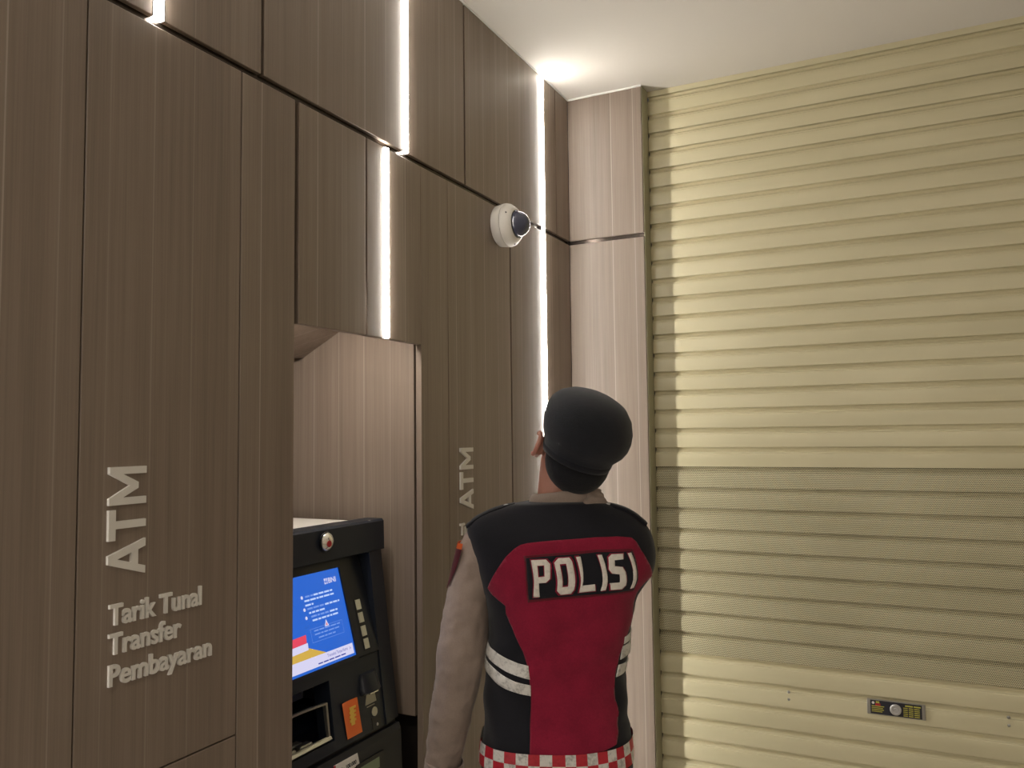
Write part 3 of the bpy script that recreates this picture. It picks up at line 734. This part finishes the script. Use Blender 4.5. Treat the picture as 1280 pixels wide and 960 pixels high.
# hair below the beret
bm = bmesh.new(); ellip(bm, (.042, -.036, 1.534), ((.084, 0, 0), (0, .068, 0), (0, 0, .086))); ellip(bm, H(0, -.022, .042), hax(.0765, .092, .078)); ellip(bm, H(.0, -.038, .0), hax(.079, .058, .05))
hair = organic('hair', bm, M['hair'], cop, .005, 8)
# beret: leather band, full felt crown sagging to his right
bm = bmesh.new(); n = 64
prof = [(.086, -.082), (.090, -.078), (.0925, -.062), (.0955, -.054), (.101, -.044), (.108, -.030), (.1135, -.010), (.1145, .012), (.110, .034), (.098, .054), (.079, .070), (.053, .081), (.024, .087), (0, .088)]
rings = []
for r, h in prof:
    if r == 0: rings.append([bm.verts.new(H(.002, -.03, .087+h))]); continue
    R_ = []
    for i in range(n):
        t_ = 2*math.pi*i/n; ca, sa = math.cos(t_), math.sin(t_)
        sag = max(0, ca)**2*max(0, (r-.088)/.03)
        hh = h + .040*max(0, sa)*(1-(h+.082)/.17) - .016*sag + .0035*math.sin(5*t_+1)*max(0, (r-.09)/.03) + .004*math.sin(9*t_)*max(0, (r-.1)/.02)*(.5 if h > 0 else 1)*.5
        R_.append(bm.verts.new(H((r+.004*sag)*ca+.002, r*1.06*sa-.03, .087+hh)))
    rings.append(R_)
for A_, B_ in zip(rings, rings[1:]):
    for i in range(n):
        j = (i+1) % n
        if len(B_) == 1: bm.faces.new((A_[i], A_[j], B_[0]))
        else: bm.faces.new((A_[i], A_[j], B_[j], B_[i]))
ber = obj('beret', bm, M['cap'], cop, 'all')
bm = bmesh.new(); lathe(bm, [(.0855, -.086), (.0905, -.085), (.0925, -.076), (.0928, -.070), (.090, -.068)], (0, 0, 0), (0, 0, 1), 64)
for v in bm.verts: v.co = H(v.co.x+.002, v.co.y*1.06-.03, .087+v.co.z+.040*max(0, v.co.y/.09))
obj('beret_band', bm, M['v_black'], ber, 'all')
# shirt with both sleeves
bm = bmesh.new()
ellip(bm, (-.003, 0, 1.24), ((.185, 0, 0), (0, .095, 0), (0, 0, .17))); ellip(bm, (-.02, 0, 1.0), ((.165, 0, 0), (0, .095, 0), (0, 0, .22)))
chain(bm, ARM_L); chain(bm, ARM_R)
organic('shirt', bm, M['shirt'], cop, .007, 4, .014, .045)
# cuff
bm = bmesh.new(); lathe(bm, [(.036, -.002), (.0475, 0), (.050, .004), (.050, .045), (.046, .048)], (-.3135, .006, .735), (.16, -.14, 1), 32); obj('cuff', bm, M['shirt'], cop, True)
# collar
bm = bmesh.new(); n = 48; rings = []
for W_, D_, z_, dx in ((.100, .051, 1.412, .004), (.094, .055, 1.428, .004), (.087, .059, 1.444, .004), (.080, .061, 1.4595, .004), (.074, .055, 1.460, .004), (.070, .050, 1.445, .004)):
    rings.append([bm.verts.new((dx+W_*math.cos(2*math.pi*i/n), D_*math.sin(2*math.pi*i/n), z_-.010*max(0, -math.cos(2*math.pi*i/n))-.012*max(0, math.sin(2*math.pi*i/n)))) for i in range(n)])
for A_, B_ in zip(rings, rings[1:]):
    for i in range(n): bm.faces.new((A_[i], A_[(i+1) % n], B_[(i+1) % n], B_[i]))
col_ = obj('collar', bm, M['shirt'], cop, 'all')
bm = bmesh.new()
for a_, b_, r_ in (((.066, -.034, 1.452), (.100, -.020, 1.446), .010), ((.072, -.040, 1.440), (.106, -.026, 1.433), .010), ((.078, -.030, 1.461), (.096, -.010, 1.457), .008), ((.090, -.034, 1.428), (.114, -.018, 1.424), .009), ((.060, -.050, 1.432), (.085, -.040, 1.427), .008)):
    capsule(bm, a_, b_, r_, r_*.8, 12)
organic('collar_fold', bm, M['shirt'], col_, .003, 3)
# vest
NT, NZ = 120, 74; Z0, Z1 = .768, 1.432
bm = bmesh.new(); rows = []
for j in range(NZ+1):
    z_ = Z0+(Z1-Z0)*j/NZ; rows.append([bm.verts.new(TS(2*math.pi*i/NT, z_)) for i in range(NT)])
for A_, B_ in zip(rows, rows[1:]):
    for i in range(NT): bm.faces.new((A_[i], A_[(i+1) % NT], B_[(i+1) % NT], B_[i]))
inn = [bm.verts.new((v.co.x*.95, v.co.y*.92, Z0+.004)) for v in rows[0]]
for i in range(NT): bm.faces.new((rows[0][i], rows[0][(i+1) % NT], inn[(i+1) % NT], inn[i]))
inn2 = [bm.verts.new((v.co.x*.97, v.co.y*.97, Z1-.006)) for v in rows[-1]]
for i in range(NT): bm.faces.new((rows[-1][i], rows[-1][(i+1) % NT], inn2[(i+1) % NT], inn2[i]))
vest = obj('vest', bm, M['v_black'], cop, 'all')
def decal(name, loops, off, material, parent=vest, thick=.0022, tstep=.05, zstep=.010):
    """flat (t, z) outline(s) -> cloth piece lying on the torso surface"""
    from mathutils.geometry import tessellate_polygon
    bm = bmesh.new(); pts = [p for lp_ in loops for p in lp_]; vs = [bm.verts.new((t_, z_, 0)) for t_, z_ in pts]
    for tr in tessellate_polygon([[Vector((a, b, 0)) for a, b in lp_] for lp_ in loops]):
        bm.faces.new([vs[i] for i in tr])
    xs = [v.co.x for v in bm.verts]; zs = [v.co.y for v in bm.verts]
    k = math.floor(min(xs)/tstep)+1
    while k*tstep < max(xs):
        bmesh.ops.bisect_plane(bm, geom=bm.verts[:]+bm.edges[:]+bm.faces[:], plane_co=(k*tstep, 0, 0), plane_no=(1, 0, 0), dist=1e-5); k += 1
    k = math.floor(min(zs)/zstep)+1
    while k*zstep < max(zs):
        bmesh.ops.bisect_plane(bm, geom=bm.verts[:]+bm.edges[:]+bm.faces[:], plane_co=(0, k*zstep, 0), plane_no=(0, 1, 0), dist=1e-5); k += 1
    be = [e for e in bm.edges if len(e.link_faces) == 1]
    low = {}
    for v in {v for e in be for v in e.verts}: low[v] = Vector(TS(v.co.x, v.co.y, off-thick))
    top = {v: Vector(TS(v.co.x, v.co.y, off)) for v in bm.verts}
    lv = {v: bm.verts.new(p) for v, p in low.items()}
    for e in be: bm.faces.new((e.verts[0], e.verts[1], lv[e.verts[1]], lv[e.verts[0]]))
    for v, p in top.items(): v.co = p
    return obj(name, bm, material, parent, 'all')
RED = [(-1.837, 1.3387), (-1.909, 1.3348), (-1.981, 1.3263), (-2.114, 1.306), (-2.306, 1.270), (-2.49, 1.238), (-2.555, 1.2255), (-2.50, 1.213), (-2.36, 1.1985), (-2.25, 1.188), (-2.265, 1.1684), (-2.225, 1.149), (-2.114, 1.116), (-1.977, 1.081), (-1.861, 1.0375), (-1.827, .981), (-1.826, .949), (-1.828, .893), (-1.835, .835), (-1.6, .833), (-1.385, .836), (-1.05, .845), (-.74, .857), (-.662, .886), (-.645, .929), (-.71, .960), (-.684, 1.018), (-.60, 1.066), (-.47, 1.10), (-.32, 1.15), (-.40, 1.19), (-.50, 1.215), (-.45, 1.238), (-.28, 1.25), (-.42, 1.268), (-.57, 1.292), (-.68, 1.318), (-.73, 1.338), (-.79, 1.348), (-.996, 1.352), (-1.255, 1.3514), (-1.57, 1.3458)]
o = decal('red_back_panel', [RED], .0026, M['v_red']); tag(o, 'crimson back panel narrowing at the waist')
PATCH = [(-1.8936, 1.3093), (-1.5808, 1.3168), (-1.2912, 1.3237), (-.84, 1.3225), (-.77, 1.273), (-.665, 1.2195), (-1.2413, 1.2142), (-1.5774, 1.2075), (-1.8923, 1.2001), (-1.9146, 1.2549)]
ctr = (-1.36, 1.263)
def shrink(p, k, kz): return [(ctr[0]+(a-ctr[0])*k, ctr[1]+(b-ctr[1])*kz) for a, b in p]
o = decal('name_patch', [PATCH], .0044, M['maroon']); tag(o, 'black patch lettered POLISI in white')
decal('name_patch_field', [shrink(PATCH, .965, .90)], .0058, M['v_black'])
LET = [([(-1.8231, 1.3004), (-1.686, 1.3021), (-1.6574, 1.2916), (-1.6684, 1.2568), (-1.7057, 1.2476), (-1.7723, 1.2465), (-1.7501, 1.2138), (-1.8157, 1.2131)], [(-1.771, 1.2875), (-1.7096, 1.2886), (-1.7152, 1.2624), (-1.775, 1.2605)]),
 ([(-1.594, 1.3047), (-1.5349, 1.3065), (-1.5198, 1.2981), (-1.4921, 1.2307), (-1.5071, 1.2208), (-1.5745, 1.2188), (-1.6031, 1.2283), (-1.6255, 1.2943)], [(-1.5901, 1.2909), (-1.5596, 1.2922), (-1.5464, 1.238), (-1.5744, 1.2367)]),
 ([(-1.4851, 1.3077), (-1.4483, 1.3082), (-1.4307, 1.2399), (-1.3128, 1.2431), (-1.2774, 1.2275), (-1.4386, 1.2234)],),
 ([(-1.2903, 1.3113), (-1.246, 1.312), (-1.1621, 1.2286), (-1.2167, 1.2269)],),
 ([(-1.1383, 1.3126), (-.9948, 1.313), (-1.0031, 1.3001), (-1.1136, 1.2987), (-1.1152, 1.2849), (-1.0192, 1.2822), (-.9746, 1.2698), (-.9131, 1.2382), (-.9392, 1.229), (-1.0954, 1.2288), (-1.1487, 1.2449), (-1.0206, 1.2459), (-1.0484, 1.2649), (-1.1448, 1.2678), (-1.1846, 1.2778), (-1.1791, 1.3054)],),
 ([(-.931, 1.3133), (-.8818, 1.3142), (-.7398, 1.2296), (-.7904, 1.2281)],)]
for L_ in LET:
    oc = L_[0]; cx_ = sum(p[0] for p in oc)/len(oc); cz_ = sum(p[1] for p in oc)/len(oc)
    decal('letter_outline', [[(cx_+(a-cx_)*1.0+(.012 if a > cx_ else -.012), cz_+(b-cz_)*1.05) for a, b in oc]]+[[(sum(p[0] for p in q_)/4+(a-sum(p[0] for p in q_)/4)*.72, sum(p[1] for p in q_)/4+(b-sum(p[1] for p in q_)/4)*.88) for a, b in q_] for q_ in L_[1:]], .0066, M['v_red'], tstep=.03)
    decal('letter', list(L_), .0074, M['tape_l'], tstep=.03)
ST = [[(-3.3, 1.09), (-3.05, 1.087), (-2.85, 1.083), (-2.52, 1.074), (-2.24, 1.0595), (-2.035, 1.051), (-1.872, 1.0475), (-1.838, 1.016), (-2.015, 1.022), (-2.224, 1.029), (-2.517, 1.0425), (-2.85, 1.058), (-3.3, 1.064)],
 [(-3.3, 1.054), (-2.98, 1.049), (-2.688, 1.036), (-2.324, 1.020), (-2.049, 1.008), (-1.827, 1.0016), (-1.827, .976), (-1.974, .980), (-2.248, .990), (-2.6, 1.004), (-3.0, 1.020), (-3.3, 1.026)],
 [(-.54, 1.106), (-.09, 1.113), (.3, 1.115), (.3, 1.093), (-.06, 1.093), (-.52, 1.088)], [(-.55, 1.083), (-.06, 1.088), (.3, 1.088), (.3, 1.062), (-.1, 1.062), (-.58, 1.052)],
 [(-.614, 1.040), (.05, 1.04), (.3, 1.04), (.3, 1.013), (-.2, 1.015), (-.66, 1.012)]]
for s_ in ST: decal('reflective_stripe', [s_], .0040, M['tape_w'])
# chequered hem band: two rows of squares, its own strip with two cloths
tb_ = [-3.14, -2.92, -2.66, -2.42, -2.195, -2.0117, -1.8462, -1.7123, -1.5956, -1.500, -1.3914, -1.2547, -1.1112, -.9492, -.7824, -.60, -.38, -.14]
while tb_[-1] < 3.14-.1: tb_.append(tb_[-1]+.17)
tb_[-1] = 3.1432
def ztop(t_): return .845+.009*(1-math.cos(t_+1.75-math.pi*0))*(1 if t_ > -1.75 else -.35) if t_ < 1.2 else .855
bm = bmesh.new()
for k, (a, b) in enumerate(zip(tb_, tb_[1:])):
    for row in range(2):
        mi = (k+row) % 2
        g = [[None]*4 for _ in range(4)]
        for i in range(4):
            for j in range(4):
                t_ = a+(b-a)*i/3; z_ = ztop(t_)-.0265*(row+j/3); g[i][j] = bm.verts.new(TS(t_, z_, .0055))
        for i in range(3):
            for j in range(3):
                f = bm.faces.new((g[i][j], g[i+1][j], g[i+1][j+1], g[i][j+1])); f.material_index = mi
bmesh.ops.remove_doubles(bm, verts=bm.verts, dist=1e-4)
o = obj('checkered_hem_band', bm, [M['tape_r'], M['tape_w']], vest, 'all'); tag(o, 'hem band of red and white checkered squares')
# epaulettes and pins
def epaulette(p0, p1, wid):
    p0, p1 = Vector(p0), Vector(p1); n = 8; bm = bmesh.new(); d = (p1-p0).normalized(); up = Vector((0, 0, 1)); up = (up-d*up.dot(d)).normalized(); sd = d.cross(up)
    R_ = []
    for i in range(n+1):
        c_ = p0.lerp(p1, i/n)+up*.010*math.sin(math.pi*i/n); w_ = wid*(1-.45*max(0, i/n-.8)/.2)
        R_.append([bm.verts.new(c_+sd*w_*a+up*b) for a, b in ((-1, -.003), (-1, .003), (-.85, .006), (.85, .006), (1, .003), (1, -.003))])
    for A_, B_ in zip(R_, R_[1:]):
        for i in range(6): bm.faces.new((A_[i], A_[(i+1) % 6], B_[(i+1) % 6], B_[i]))
    bm.faces.new(R_[0]); bm.faces.new(R_[-1][::-1]); return bm
e1 = obj('epaulette', epaulette((-.243, -.012, 1.369), (-.118, -.008, 1.423), .028), M['v_black'], vest, True)
e2 = obj('epaulette', epaulette((.212, -.012, 1.372), (.112, -.008, 1.422), .028), M['v_black'], vest, True)
for p, par in (((-.139, -.020, 1.4215), e1), ((.116, -.022, 1.4240), e2), ((.153, -.020, 1.4105), e2)):
    bm = bmesh.new(); ellip(bm, p, ((.0095, 0, -.001), (0, .008, 0), (0, 0, .0045)), 12); obj('pin', bm, M['alu'], par, 'all')
# sleeve badge on the outside of the left upper arm
bm = bmesh.new(); R_ = []
for j in range(9):
    z_ = 1.330-.115*j/8; row = []
    cx_, r_ = -.2115-(1.29-z_)*.25, .0665; hw = .62*(1-.75*(j/8)**3)
    for i in range(9):
        a_ = math.pi+hw*(2*i/8-1)+.15; row.append(bm.verts.new((cx_+r_*math.cos(a_), -.008+r_*math.sin(a_), z_)))
    R_.append(row)
for A_, B_ in zip(R_, R_[1:]):
    for i in range(8):
        f = bm.faces.new((A_[i], A_[i+1], B_[i+1], B_[i])); f.material_index = 0
for f in bm.faces: f.material_index = 1 if f.calc_center_median().z > 1.315 else 0
bmesh.ops.solidify(bm, geom=list(bm.faces), thickness=.003)
o = obj('sleeve_badge', bm, [M['maroon'], M['orange']], cop, True); tag(o, 'dark red shield badge with an orange top on the sleeve')
# trousers and boots (below the frame)
bm = bmesh.new()
ellip(bm, (-.02, 0, .835), ((.160, 0, 0), (0, .098, 0), (0, 0, .11)))
for s in (-1, 1): chain(bm, [(*q[:3], q[3]*1.12+.004) for q in leg(s)])
organic('trousers', bm, M['trousers'], cop, .008, 5, .006, .09)
for s in (-1, 1):
    e = Vector(leg(s)[-1][:3]); bm = bmesh.new()
    capsule(bm, e+Vector((0, 0, .10)), e, .050, .046); capsule(bm, e+FD*-.02+Vector((0, 0, -.04)), e+FD*.15+Vector((0, 0, -.048)), .044, .038)
    bt = organic('boot', bm, M['boot'], cop, .006, 4)
    for v in bt.data.vertices: v.co.z = max(v.co.z, .0)
